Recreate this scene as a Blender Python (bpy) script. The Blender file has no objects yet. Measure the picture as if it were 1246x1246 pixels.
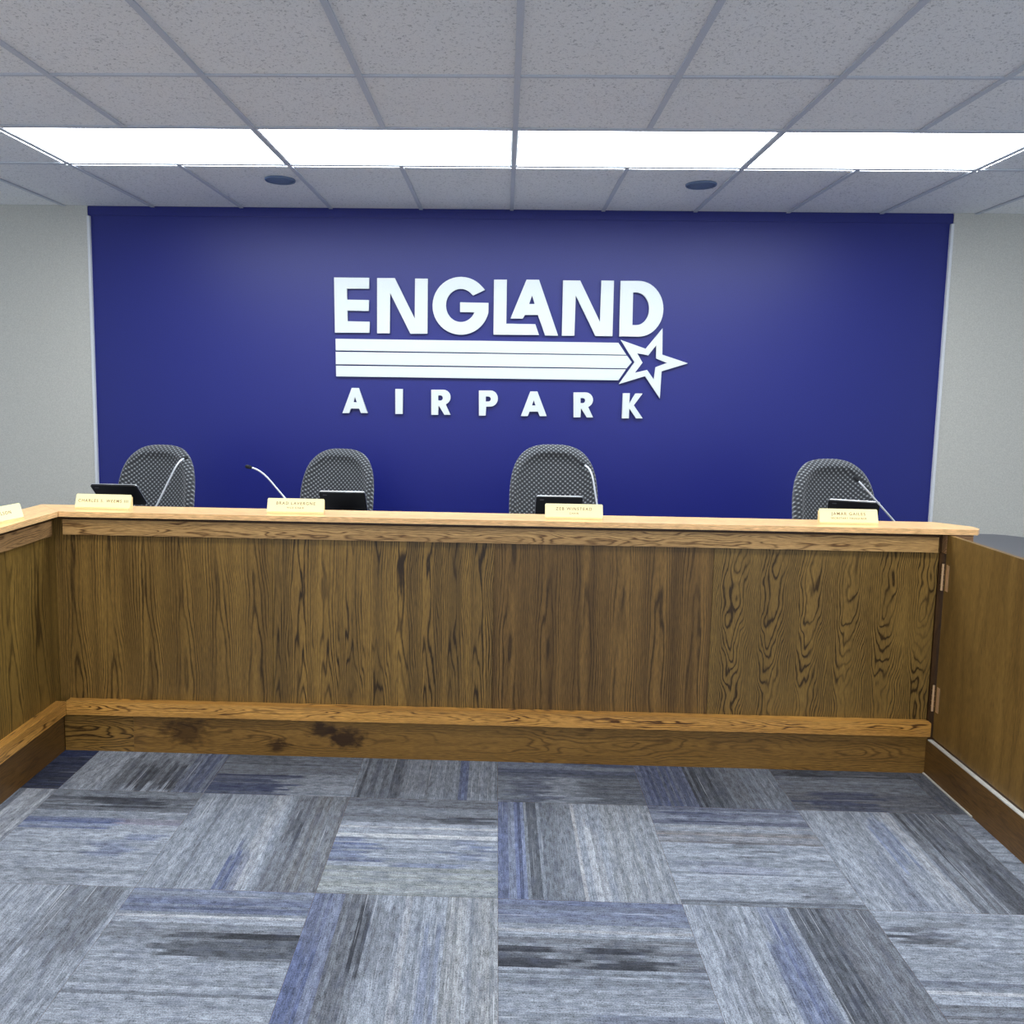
# Council chamber: oak dais desk before a royal blue wall
LIGHT_P, LIGHT_S, CARPET_K, EXPOSURE, WORLD_P = 8.0, 13.0, .52, .66, 1.0
import bpy, bmesh, math, random
from mathutils import Vector, Matrix
random.seed(7)
S = bpy.context.scene
COL = S.collection
ROT = 0.0087255                      # the desks stand half a degree off the back wall
CR, SR = math.cos(ROT), math.sin(ROT)
WALL_Y = 5.3604; CEIL = 2.8702
GX, GY, T = 0.0289, 3.1063, 0.6096   # ceiling grid origin and 2 ft module
FX, FY = 0.0338, 3.0421              # carpet tile origin (desk frame)
XL, XR, YB = -5.0, 5.0, -1.6         # room side walls and rear wall

# ---------------------------------------------------------------- materials
def lin(c):
    return tuple(((v/255)/12.92 if v/255 <= .04045 else ((v/255+.055)/1.055)**2.4) for v in c) + (1,)
def newmat(name):
    m = bpy.data.materials.new(name); m.use_nodes = True
    nt = m.node_tree; b = nt.nodes['Principled BSDF']
    return m, nt, b
class N:
    """tiny node helper"""
    def __init__(s, nt): s.nt = nt
    def n(s, t, **k):
        o = s.nt.nodes.new(t)
        for a, v in k.items(): setattr(o, a, v)
        return o
    def l(s, a, b): s.nt.links.new(a, b)
    def m(s, op, a, b=None, c=None, clamp=False):
        o = s.n('ShaderNodeMath', operation=op); o.use_clamp = clamp
        for i, v in enumerate((a, b, c)):
            if v is None: continue
            if isinstance(v, (int, float)): o.inputs[i].default_value = v
            else: s.l(v, o.inputs[i])
        return o.outputs[0]
    def xyz(s, x, y, z):
        o = s.n('ShaderNodeCombineXYZ')
        for i, v in enumerate((x, y, z)):
            if isinstance(v, (int, float)): o.inputs[i].default_value = v
            else: s.l(v, o.inputs[i])
        return o.outputs[0]
    def noise(s, vec, scale=1, detail=2, rough=.5, dist=0):
        o = s.n('ShaderNodeTexNoise'); s.l(vec, o.inputs['Vector'])
        o.inputs['Scale'].default_value = scale; o.inputs['Detail'].default_value = detail
        o.inputs['Roughness'].default_value = rough; o.inputs['Distortion'].default_value = dist
        return o.outputs[0]
    def ramp(s, f, stops, interp='LINEAR'):
        o = s.n('ShaderNodeValToRGB'); s.l(f, o.inputs[0]); o.color_ramp.interpolation = interp
        e = o.color_ramp.elements
        while len(e) < len(stops): e.new(.5)
        for q, (p, c) in zip(e, stops): q.position = p; q.color = c if len(c) == 4 else lin(c)
        return o.outputs[0]
    def mix(s, f, a, b, mode='MIX'):
        o = s.n('ShaderNodeMix', data_type='RGBA', blend_type=mode)
        for i, v in ((0, f), (6, a), (7, b)):
            if isinstance(v, (int, float)): o.inputs[i].default_value = v
            elif isinstance(v, tuple): o.inputs[i].default_value = v
            else: s.l(v, o.inputs[i])
        return o.outputs[2]
    def bump(s, h, strength=.2, dist=.002):
        o = s.n('ShaderNodeBump'); s.l(h, o.inputs['Height'])
        o.inputs['Strength'].default_value = strength; o.inputs['Distance'].default_value = dist
        return o.outputs[0]

def plain(name, rgb, rough=.5, metal=0, spec=.5, grain=0, gscale=400):
    m, nt, b = newmat(name); h = N(nt)
    tc = h.n('ShaderNodeTexCoord').outputs['Object']
    f = h.noise(tc, gscale, 3)
    c = lin(rgb)
    d = tuple(v*(1-.12) for v in c[:3]) + (1,); l_ = tuple(min(1, v*1.08) for v in c[:3]) + (1,)
    h.l(h.ramp(f, [(.35, d), (.65, l_)]), b.inputs['Base Color'])
    b.inputs['Roughness'].default_value = rough; b.inputs['Metallic'].default_value = metal
    b.inputs['Specular IOR Level'].default_value = spec
    if grain: h.l(h.bump(f, grain), b.inputs['Normal'])
    return m
def emit(name, rgb, power):
    m, nt, b = newmat(name)
    b.inputs['Base Color'].default_value = (.8, .8, .8, 1)
    b.inputs['Emission Color'].default_value = rgb + (1,); b.inputs['Emission Strength'].default_value = power
    return m

def wood(name, axis, dark, mid, light, seed=0, w=.17, kp=22., az=5., rough=.38, band=.5, line=.8, knots=(), bg=9., bf=2.6, coat=.0):
    """oiled oak: grain runs along `axis`; veneer flitches of width w carry cathedral figure"""
    m, nt, b = newmat(name); h = N(nt)
    tc = h.n('ShaderNodeTexCoord').outputs['Object']
    sp = h.n('ShaderNodeSeparateXYZ'); h.l(tc, sp.inputs[0])
    i = 'xyz'.index(axis); al = sp.outputs[i]
    o1, o2 = [sp.outputs[j] for j in range(3) if j != i]
    ac = h.m('ADD', o1, h.m('MULTIPLY', o2, 1.0)) if axis != 'z' else h.m('ADD', sp.outputs[0], sp.outputs[1])
    wob = h.noise(h.xyz(h.m('MULTIPLY', ac, 5.), h.m('MULTIPLY', al, 1.6), seed*3.1), 1, 2)
    q = h.m('DIVIDE', h.m('ADD', ac, h.m('MULTIPLY', wob, .02)), w)
    fl = h.m('FLOOR', h.m('DIVIDE', ac, w))
    fr = h.m('SUBTRACT', h.m('FRACT', h.m('DIVIDE', ac, w)), .5)
    # distance from the cathedral axis, in flitch units, with slow meander
    mea = h.m('MULTIPLY', h.m('SUBTRACT', h.noise(h.xyz(seed*1.7, h.m('MULTIPLY', al, 2.2), h.m('MULTIPLY', fl, .15)), 1, 1), .5), .35)
    fd = h.m('ADD', fr, mea)
    big = h.noise(h.xyz(h.m('MULTIPLY', fr, 1.6), h.m('MULTIPLY', al, bf), h.m('ADD', h.m('MULTIPLY', fl, .09), seed*5.3)), 1, 2)
    g = h.m('ADD', h.m('MULTIPLY', h.m('MULTIPLY', fd, fd), kp), h.m('MULTIPLY', al, az))
    g = h.m('ADD', g, h.m('MULTIPLY', big, bg))
    fine_w = h.noise(h.xyz(h.m('MULTIPLY', ac, 90.), h.m('MULTIPLY', al, 9.), seed), 1, 3, .6)
    g = h.m('ADD', g, h.m('MULTIPLY', fine_w, .6))
    ring = h.m('SINE', h.m('MULTIPLY', g, 6.283))
    rl = h.m('POWER', h.m('MULTIPLY', h.m('ADD', ring, 1.), .5), 4.)      # narrow dark late-wood lines
    patch = h.noise(h.xyz(h.m('MULTIPLY', ac, 11.), h.m('MULTIPLY', al, 2.3), seed+9.), 1, 2)
    rl = h.m('MULTIPLY', rl, h.m('MULTIPLY', h.m('SUBTRACT', patch, .25), 3.2, clamp=True), clamp=True)
    bnd = h.noise(h.xyz(h.m('MULTIPLY', ac, 17.), h.m('MULTIPLY', al, .35), seed+4.), 1, 2, .6)
    pore = h.noise(h.xyz(h.m('MULTIPLY', ac, 620.), h.m('MULTIPLY', al, 26.), seed+2.), 1, 2, .6)
    base = h.mix(h.m('MULTIPLY', h.m('SUBTRACT', bnd, .5), 2.6*band, clamp=False), lin(mid), lin(light))
    t = h.m('ADD', h.m('MULTIPLY', h.m('SUBTRACT', bnd, .5), 2.4*band), .5, clamp=True)
    base = h.mix(t, tuple(a*.55+c*.45 for a, c in zip(lin(mid), lin(dark))), lin(light))
    base = h.mix(.35, base, lin(mid))
    base = h.mix(h.m('MULTIPLY', rl, line*1.25, clamp=True), base, lin(dark))
    pf = h.m('MULTIPLY', h.m('SUBTRACT', pore, .5), 1.8)
    fac = h.m('ADD', pf, 1.)
    vm = h.n('ShaderNodeVectorMath', operation='SCALE'); h.l(base, vm.inputs[0]); h.l(fac, vm.inputs['Scale'])
    out = vm.outputs[0]
    for (ka, kb, rad, dk) in knots:      # (along, across, radius, darkness)
        dx = h.m('SUBTRACT', al, ka); dy = h.m('MULTIPLY', h.m('SUBTRACT', ac, kb), 1.7)
        d = h.m('SQRT', h.m('ADD', h.m('MULTIPLY', dx, dx), h.m('MULTIPLY', dy, dy)))
        nz = h.noise(h.xyz(h.m('MULTIPLY', al, 26.), h.m('MULTIPLY', ac, 40.), seed), 1, 3)
        d = h.m('ADD', d, h.m('MULTIPLY', h.m('SUBTRACT', nz, .5), rad*1.5))
        k = h.m('MULTIPLY', h.m('SUBTRACT', 1., h.m('DIVIDE', d, rad)), dk*1.8, clamp=True)
        out = h.mix(h.m('MINIMUM', k, dk), out, lin((38, 22, 12)))
    h.l(out, b.inputs['Base Color'])
    b.inputs['Roughness'].default_value = rough
    b.inputs['Specular IOR Level'].default_value = .4
    b.inputs['Coat Weight'].default_value = coat; b.inputs['Coat Roughness'].default_value = .3
    h.l(h.bump(h.m('SUBTRACT', 1., h.m('MULTIPLY', pore, .6)), .12, .0006), b.inputs['Normal'])
    return m

WD, WM, WL = (44, 30, 11), (101, 77, 37), (142, 112, 57)
M = {}
M['panel1'] = wood('oak_veneer_wide_bands', 'z', WD, WM, WL, 1, .165, 26, 1.2, band=.9, line=.75, bg=6., bf=1.3)
M['panel2'] = wood('oak_veneer_streaky', 'z', (42, 29, 12), (100, 78, 40), (146, 114, 56), 2.3, .115, 16, 1.6, band=1.2, line=.85, bg=7., bf=1.5)
M['panel3'] = wood('oak_veneer_banded', 'z', WD, (93, 69, 34), (130, 100, 52), 3.7, .165, 24, 1.2, band=1.1, line=.7, bg=6., bf=1.2)
M['panel4'] = wood('oak_veneer_cathedral', 'z', (50, 35, 13), (108, 85, 42), (138, 110, 57), 5.1, .166, 26, -10, band=.5, line=.95, bg=9., bf=3.4)
M['panelw'] = wood('oak_veneer_wing', 'z', WD, (108, 84, 38), (146, 116, 56), 7.9, .2, 22, 1.6, band=.8, line=.7, bg=6., bf=1.3)
M['gate'] = wood('oak_veneer_gate', 'z', (74, 54, 24), (106, 79, 37), (130, 100, 50), 9.2, .26, 5, 1.0, band=.75, line=.3, bg=4., bf=.9)
M['kick_end'] = wood('oak_board_figured', 'x', (48, 32, 12), (122, 92, 44), (152, 116, 58), 1.3, .13, 10, 9, band=.5, line=.8)
M['kick'] = wood('oak_board_knotty', 'x', (56, 36, 14), (118, 88, 42), (148, 112, 56), 2.2, .14, 14, 3, band=.6, line=.5,
                 knots=((-1.40, .09, .13, .7), (-.66, .075, .10, .9), (-.76, .11, .08, .85), (-.97, .03, .06, .8), (.44, .15, .03, .6)))
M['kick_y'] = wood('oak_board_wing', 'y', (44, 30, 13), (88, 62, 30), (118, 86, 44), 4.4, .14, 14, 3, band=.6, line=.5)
M['ledge'] = wood('oak_ledge', 'x', (84, 52, 18), (184, 132, 62), (222, 170, 88), 6.1, .07, 18, 5, rough=.28, band=.6, line=.95, coat=.3)
M['ledge_y'] = wood('oak_ledge_wing', 'y', (84, 52, 18), (184, 132, 62), (222, 170, 88), 7.1, .07, 18, 5, rough=.28, band=.6, line=.95, coat=.3)
M['apron'] = wood('oak_apron', 'x', (90, 62, 32), (154, 120, 74), (184, 150, 98), 8.2, .08, 12, 3.4, band=.8, line=.8)
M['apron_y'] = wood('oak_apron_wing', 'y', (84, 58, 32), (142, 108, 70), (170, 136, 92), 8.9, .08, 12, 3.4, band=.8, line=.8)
M['slab'] = wood('oak_counter_sheen', 'x', (178, 128, 78), (222, 178, 122), (240, 202, 150), 3.3, .2, 6, 2, rough=.3, band=.4, line=.25)  # same stained oak, lightened: glossy reflection of the lamps put into the colour
M['slab_y'] = wood('oak_counter_wing_sheen', 'y', (178, 128, 78), (222, 178, 122), (240, 202, 150), 4.3, .2, 6, 2, rough=.3, band=.4, line=.25)  # wing slab carries the same reflected light in its colour
M['core'] = wood('oak_dark_framing', 'z', (40, 26, 12), (66, 44, 22), (84, 58, 30), 2.9, .2, 6, 1.2, band=.4, line=.3)
M['post'] = wood('oak_end_block', 'x', (100, 64, 34), (176, 132, 88), (204, 160, 112), 1.9, .08, 12, 3, band=.5, line=.5)
M['laminate'] = plain('grey_laminate', (84, 85, 90), .45, gscale=900)
M['alu'] = plain('brushed_aluminium', (190, 190, 188), .32, 1.0, gscale=60)
M['strip'] = plain('worn_light_metal_strip', (206, 206, 200), .35, .2, gscale=40)
M['brass'] = plain('brass', (226, 190, 146), .4, .7)
M['white_metal'] = plain('white_painted_metal', (214, 214, 212), .4)
M['grid'] = plain('ceiling_grid_grey', (196, 200, 207), .6)
M['speaker'] = plain('slate_speaker_mesh', (104, 122, 152), .7, gscale=900, grain=.5)
M['black'] = plain('black_plastic', (16, 16, 18), .35)
M['black_case'] = plain('black_tablet_shell', (14, 15, 18), .42)
M['silver'] = plain('silver_edge', (220, 222, 226), .3, .6)
M['foam'] = plain('black_foam', (18, 20, 26), .95, grain=.6)
M['stem'] = plain('pale_steel_stem', (215, 220, 228), .3, .5)
M['glass'] = plain('dark_screen', (6, 7, 9), .08)
M['plate'] = plain('pale_brass_plate', (255, 242, 186), .3, .0, gscale=1500)
M['plate_wood'] = plain('pale_wood_holder', (244, 218, 160), .4, gscale=900)
M['ink'] = plain('faded_engraving', (138, 110, 66), .5)
M['white_trim'] = plain('white_trim_paint', (212, 214, 216), .45)
M['signface'] = plain('sign_white', (214, 220, 220), .42, gscale=2500)
M['wall'] = plain('grey_wall_paint', (190, 188, 179), .75, gscale=160, grain=.25)
M['rear'] = plain('rear_wall_paint', (186, 188, 186), .8, gscale=160)

def blue_wall():
    m, nt, b = newmat('royal_blue_semi_gloss'); h = N(nt)
    tc = h.n('ShaderNodeTexCoord').outputs['Object']
    f = h.noise(tc, 150, 3)
    h.l(h.ramp(f, [(.3, lin((10, 20, 104))), (.7, lin((13, 25, 116)))]), b.inputs['Base Color'])
    b.inputs['Roughness'].default_value = .46; b.inputs['Specular IOR Level'].default_value = .52
    h.l(h.bump(f, .25, .002), b.inputs['Normal'])
    return m
M['blue'] = blue_wall()
def ceil_mat():
    m, nt, b = newmat('fissured_mineral_tile'); h = N(nt)
    tc = h.n('ShaderNodeTexCoord').outputs['Object']
    a = h.noise(tc, 95, 4, .65, .6); c = h.noise(tc, 260, 2)
    pit = h.m('MAXIMUM', h.ramp(a, [(.36, (1, 1, 1, 1)), (.43, (0, 0, 0, 1))]), h.m('MULTIPLY', h.ramp(c, [(.30, (1, 1, 1, 1)), (.38, (0, 0, 0, 1))]), .6))
    h.l(h.mix(h.m('MULTIPLY', pit, .5), lin((238, 238, 236)), lin((112, 114, 116))), b.inputs['Base Color'])
    b.inputs['Roughness'].default_value = .9
    h.l(h.bump(h.m('SUBTRACT', 1., pit), .5, .003), b.inputs['Normal'])
    return m
M['tile'] = ceil_mat()
def carpet_mat():
    m, nt, b = newmat('streaked_loop_carpet'); h = N(nt)
    at = h.n('ShaderNodeVertexColor', layer_name='yarn').outputs[0]
    uv = h.n('ShaderNodeUVMap', uv_map='UVMap').outputs[0]
    sp = h.n('ShaderNodeSeparateXYZ'); h.l(uv, sp.inputs[0]); ac, al = sp.outputs[0], sp.outputs[1]
    s1 = h.noise(h.xyz(h.m('MULTIPLY', ac, 260.), h.m('MULTIPLY', al, 22.), 0.), 1, 3, .6)
    s2 = h.noise(h.xyz(h.m('MULTIPLY', ac, 190.), h.m('MULTIPLY', al, 2.2), 4.), 1, 1)
    gr = h.noise(h.xyz(h.m('MULTIPLY', ac, 340.), h.m('MULTIPLY', al, 200.), 2.), 1, 2, .7)
    mo = h.noise(h.xyz(h.m('MULTIPLY', ac, 60.), h.m('MULTIPLY', al, 30.), 7.), 1, 3, .6)
    f = h.m('ADD', h.m('MULTIPLY', h.m('SUBTRACT', s1, .5), 1.8), 1.)
    f = h.m('ADD', f, h.m('MULTIPLY', h.m('SUBTRACT', gr, .5), 2.4))
    f = h.m('ADD', f, h.m('MULTIPLY', h.m('SUBTRACT', mo, .5), 1.3))
    f = h.m('MAXIMUM', f, .12)
    vm = h.n('ShaderNodeVectorMath', operation='SCALE'); h.l(at, vm.inputs[0]); h.l(f, vm.inputs['Scale'])
    lines = h.ramp(s2, [(.70, (0, 0, 0, 1)), (.76, (1, 1, 1, 1))])
    bl = h.noise(h.xyz(h.m('MULTIPLY', ac, 30.), h.m('MULTIPLY', al, 9.), 11.), 1, 4, .65)
    blot = h.ramp(bl, [(.50, (0, 0, 0, 1)), (.66, (1, 1, 1, 1))])
    cloud = h.mix(h.m('MULTIPLY', blot, .38), vm.outputs[0], lin((70, 76, 96)))
    h.l(h.mix(h.m('MULTIPLY', lines, .5), cloud, lin((196, 202, 212))), b.inputs['Base Color'])
    b.inputs['Roughness'].default_value = .95; b.inputs['Specular IOR Level'].default_value = .15
    h.l(h.bump(h.m('ADD', s1, gr), .6, .003), b.inputs['Normal'])
    return m
M['carpet'] = carpet_mat()
def fabric_mat():
    m, nt, b = newmat('grey_black_diamond_fabric'); h = N(nt)
    tc = h.n('ShaderNodeTexCoord').outputs['Object']
    sp = h.n('ShaderNodeSeparateXYZ'); h.l(tc, sp.inputs[0])
    k = 2*math.pi/.0275; x = sp.outputs[0]; z = h.m('ADD', sp.outputs[2], h.m('MULTIPLY', sp.outputs[1], .6))
    f = h.m('MULTIPLY', h.m('COSINE', h.m('MULTIPLY', x, k)), h.m('COSINE', h.m('MULTIPLY', z, k*.98)))
    f = h.m('ADD', h.m('MULTIPLY', f, .5), .5)
    c = h.ramp(f, [(.0, (176, 180, 182)), (.12, (112, 115, 118)), (.40, (62, 65, 70)), (.64, (25, 27, 32)), (.8, (9, 10, 13))])
    w = h.noise(tc, 900, 2)
    c = h.mix(h.m('MULTIPLY', w, .3), c, lin((70, 72, 78)))
    h.l(c, b.inputs['Base Color']); b.inputs['Roughness'].default_value = .85
    b.inputs['Sheen Weight'].default_value = .2
    h.l(h.bump(h.m('SUBTRACT', 1., f), .3, .002), b.inputs['Normal'])
    return m
M['fabric'] = fabric_mat()
M['light'] = emit('cool_white_diffuser', (.86, .94, 1.0), LIGHT_P)
M['light_side'] = emit('white_diffuser', (1.0, .97, .92), LIGHT_S)

# ---------------------------------------------------------------- mesh helpers
def ob(name, bm, mat, parent=None, smooth=False, bevel=0, kind=None):
    me = bpy.data.meshes.new(name)
    if bevel:
        es = [e for e in bm.edges if len(e.link_faces) == 2 and e.calc_face_angle(0) > .6]
        bmesh.ops.bevel(bm, geom=es, offset=bevel, segments=2, profile=.6, affect='EDGES', clamp_overlap=True)
    bmesh.ops.recalc_face_normals(bm, faces=bm.faces)
    bm.to_mesh(me); bm.free()
    if smooth:
        for p in me.polygons: p.use_smooth = True
    for mm in (mat if isinstance(mat, (list, tuple)) else [mat]): me.materials.append(mm)
    o = bpy.data.objects.new(name, me); COL.objects.link(o)
    if parent: o.parent = parent
    if kind: o['kind'] = kind
    return o
def box(bm, x0, x1, y0, y1, z0, z1, M4=None):
    vs = [bm.verts.new((x, y, z)) for x in (x0, x1) for y in (y0, y1) for z in (z0, z1)]
    for f in ((0, 1, 3, 2), (4, 6, 7, 5), (0, 4, 5, 1), (2, 3, 7, 6), (0, 2, 6, 4), (1, 5, 7, 3)):
        bm.faces.new([vs[i] for i in f])
    if M4 is not None: bmesh.ops.transform(bm, matrix=M4, verts=vs)
    return vs
def bx(*a, **k):
    bm = bmesh.new(); box(bm, *a, **k); return bm
def prism(bm, pts, z0, z1):
    a = [bm.verts.new((x, y, z0)) for x, y in pts]; b = [bm.verts.new((x, y, z1)) for x, y in pts]
    n = len(pts)
    bm.faces.new(a[::-1]); bm.faces.new(b)
    for i in range(n): bm.faces.new((a[i], a[(i+1) % n], b[(i+1) % n], b[i]))
def tube(bm, pts, r, seg=12, cap=True):
    rs = r if isinstance(r, (list, tuple)) else [r]*len(pts)
    pts = [Vector(p) for p in pts]; rings = []; up = None
    for i, p in enumerate(pts):
        d = (pts[min(i+1, len(pts)-1)]-pts[max(i-1, 0)]).normalized()
        if up is None: up = d.orthogonal().normalized()
        up = (up-d*up.dot(d)).normalized(); s = d.cross(up)
        rings.append([bm.verts.new(p+(up*math.cos(t)+s*math.sin(t))*rs[i]) for t in [2*math.pi*k/seg for k in range(seg)]])
    for a, b in zip(rings, rings[1:]):
        for k in range(seg): bm.faces.new((a[k], a[(k+1) % seg], b[(k+1) % seg], b[k]))
    if cap: bm.faces.new(rings[0][::-1]); bm.faces.new(rings[-1])
def lathe(bm, prof, seg=32, c=(0, 0)):
    rings = [[bm.verts.new((c[0]+r*math.cos(2*math.pi*k/seg), c[1]+r*math.sin(2*math.pi*k/seg), z)) for k in range(seg)] for r, z in prof]
    for a, b in zip(rings, rings[1:]):
        for k in range(seg): bm.faces.new((a[k], a[(k+1) % seg], b[(k+1) % seg], b[k]))
    bm.faces.new(rings[0][::-1]); bm.faces.new(rings[-1])
def root(name, label, cat, x, y, z=0, rz=0, group=None, desk=True):
    """an Empty at the thing's base; x, y in the desk frame (or the room frame)"""
    o = bpy.data.objects.new(name, None); COL.objects.link(o); o.empty_display_size = .1
    if desk: o.location = (x*CR-y*SR, x*SR+y*CR, z); o.rotation_euler = (0, 0, rz+ROT)
    else: o.location = (x, y, z); o.rotation_euler = (0, 0, rz)
    o['label'] = label; o['category'] = cat
    if group: o['group'] = group
    return o
def struct(name, bm, mat, **k):
    return ob(name, bm, mat, kind='structure', **k)
def copy_thing(r, x, y, z, rz, label, desk=True):
    c = r.copy(); COL.objects.link(c)
    if desk: c.location = (x*CR-y*SR, x*SR+y*CR, z); c.rotation_euler = (0, 0, rz+ROT)
    else: c.location = (x, y, z); c.rotation_euler = (0, 0, rz)
    c['label'] = label
    for ch in list(r.children):
        d = ch.copy(); COL.objects.link(d); d.parent = c
        for g in ch.children:
            e = g.copy(); COL.objects.link(e); e.parent = d
    return c

# ---------------------------------------------------------------- room shell
# carpet: one mesh of 24 inch tiles laid quarter-turned, each strip of yarn its own dye colour
LT, MD, GR, DK, BL, NV = (168, 178, 194), (140, 149, 164), (118, 123, 134), (74, 78, 88), (104, 118, 160), (62, 72, 110)
WH = (214, 218, 226)
# (row, col): (base, [(across0, across1, along0, along1, colour, weight)...]); across 0 = far / left
CARPET = {
 (0, -4): (NV, [(0, .3, 0, 1, GR, .5), (.3, .55, 0, 1, NV, .9), (.55, 1, 0, 1, DK, .6)]),
 (0, -3): (LT, [(0, .3, 0, 1, LT, .8), (.3, .42, .5, 1, DK, .55), (.42, .8, .0, .6, DK, .35), (.42, .78, .6, .95, DK, .8), (.78, 1, 0, 1, (98, 108, 138), .9)]),
 (0, -2): (MD, [(0, .75, 0, 1, GR, .5), (.72, 1, 0, .5, NV, .7), (.7, 1, .5, 1, LT, .7), (.3, .6, .1, .5, DK, .3)]),
 (0, -1): (LT, [(0, .34, 0, 1, DK, .85), (.34, .52, 0, 1, GR, .5), (.52, 1, 0, 1, MD, .7), (.72, .8, 0, 1, BL, .7)]),
 (0, 0): (MD, [(.1, .55, 0, .6, BL, .35), (.1, .5, .68, 1, NV, .65), (.55, .65, 0, 1, NV, .6), (.65, 1, .1, .35, NV, .4), (.65, 1, .35, .55, LT, .7), (.6, 1, .6, 1, DK, .45)]),
 (0, 1): (MD, [(0, .35, 0, 1, (92, 102, 140), .75), (.35, .6, 0, 1, DK, .8), (.6, .75, 0, 1, GR, .6), (.75, 1, 0, 1, MD, .9)]),
 (0, 2): (GR, [(.0, .55, 0, 1, DK, .45), (.2, .6, .1, .3, DK, .85), (.55, .75, 0, 1, MD, .5), (.75, 1, .2, .65, NV, .6), (.75, 1, .65, 1, GR, .7)]),
 (0, 3): (GR, [(0, .5, 0, 1, DK, .35), (.5, 1, 0, 1, GR, .8)]),
 (1, -4): (LT, [(.5, .8, 0, .5, GR, .5), (.8, 1, 0, 1, WH, .35)]),
 (1, -3): (LT, [(0, .24, 0, 1, DK, .62), (.08, .2, .35, .8, DK, .9), (.24, .38, 0, 1, MD, .5), (.34, .46, 0, .55, BL, .85), (.34, .4, .5, 1, (150, 148, 170), .7), (.5, .72, .62, .85, BL, .6), (.85, 1, .3, .6, GR, .4)]),
 (1, -2): (LT, [(.16, .22, 0, 1, MD, .7), (.42, .55, .6, 1, BL, .75), (.5, .6, 0, 1, WH, .35), (.64, .8, 0, 1, GR, .8), (.68, .78, .3, .55, DK, .7), (.8, 1, 0, 1, (132, 136, 144), .9)]),
 (1, -1): (LT, [(0, .3, 0, 1, GR, .75), (.2, .3, .6, .95, DK, .8), (.33, .36, 0, 1, WH, .85), (.42, .45, 0, 1, WH, .7), (.46, .7, 0, .2, BL, .75), (.46, .66, .75, .9, BL, .6), (.7, .76, .4, .8, BL, .5), (.76, 1, 0, 1, (172, 180, 182), .7)]),
 (1, 0): (LT, [(0, .17, 0, 1, (122, 134, 172), .95), (.13, .145, 0, 1, NV, .8), (.17, .34, 0, 1, DK, .68), (.34, .48, 0, 1, GR, .6), (.48, .5, 0, 1, WH, .8), (.55, .62, .3, 1, WH, .4), (.66, 1, 0, 1, (158, 164, 172), .7)]),
 (1, 1): (LT, [(0, .2, 0, 1, (116, 124, 150), .75), (.04, .18, .15, .5, NV, .5), (.22, .25, 0, 1, WH, .5), (.3, .42, 0, 1, (150, 146, 150), .7), (.38, .42, 0, 1, DK, .4), (.36, .56, .4, .6, DK, .5), (.6, .72, .1, .6, (150, 158, 182), .6), (.78, .96, .68, .95, GR, .5), (.95, 1, 0, 1, DK, .6)]),
 (1, 2): (LT, [(.2, .36, .5, 1, (150, 160, 182), .7), (.38, .5, .1, .6, (130, 144, 180), .6), (.52, .58, 0, 1, WH, .4), (.6, 1, 0, 1, GR, .8), (.62, .8, 0, .45, DK, .6), (.78, 1, .4, 1, DK, .4)]),
 (1, 3): (LT, [(0, .3, 0, 1, GR, .5), (.3, .45, 0, 1, LT, .9), (.45, .55, 0, 1, DK, .25)]),
 (2, -4): (LT, [(.0, .2, 0, .5, DK, .5)]),
 (2, -3): (LT, [(0, .12, .0, .45, DK, .6), (.62, .95, .0, .5, GR, .6), (.35, .6, .5, 1, GR, .5), (.12, .6, 0, .4, LT, .9)]),
 (2, -2): (LT, [(0, .18, 0, 1, (112, 124, 160), .85), (.1, .2, .45, .8, NV, .3), (.2, .22, 0, 1, WH, .6), (.28, .4, 0, 1, GR, .6), (.34, .52, .35, 1, DK, .75), (.34, .4, .6, 1, (40, 42, 48), .6), (.6, .7, 0, 1, LT, .9), (.72, .75, 0, 1, MD, .7)]),
 (2, -1): (LT, [(0, .17, 0, 1, (124, 134, 164), .95), (.0, .1, .4, 1, BL, .6), (.17, .34, 0, 1, GR, .75), (.27, .34, .1, .6, DK, .9), (.34, .48, .1, .6, GR, .6), (.5, .54, 0, 1, WH, .5), (.62, .7, .3, 1, BL, .4), (.72, 1, 0, 1, (178, 184, 192), .8)]),
 (2, 0): (LT, [(0, .18, 0, 1, (112, 122, 154), .85), (.22, .25, 0, 1, WH, .6), (.3, .5, 0, 1, GR, .7), (.36, .5, 0, .22, DK, .85), (.34, .52, .38, .7, DK, .85), (.5, .62, 0, 1, MD, .7), (.78, .9, .4, 1, BL, .35), (.88, 1, .2, .5, NV, .4)]),
 (2, 1): (LT, [(.12, .2, 0, 1, GR, .5), (.35, .5, .2, 1, BL, .7), (.4, .55, 0, 1, (112, 124, 162), .5), (.56, .72, 0, 1, DK, .8), (.72, 1, 0, 1, GR, .9)]),
 (2, 2): (LT, [(.08, .28, .1, .4, GR, .8), (.12, .24, .15, .3, DK, .5), (.5, .54, 0, 1, NV, .4), (.56, .58, 0, 1, WH, .7), (.64, .8, 0, 1, GR, .8), (.84, .88, 0, 1, NV, .5)]),
 (2, 3): (LT, [(.3, .6, 0, 1, MD, .6)]),
}
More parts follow.
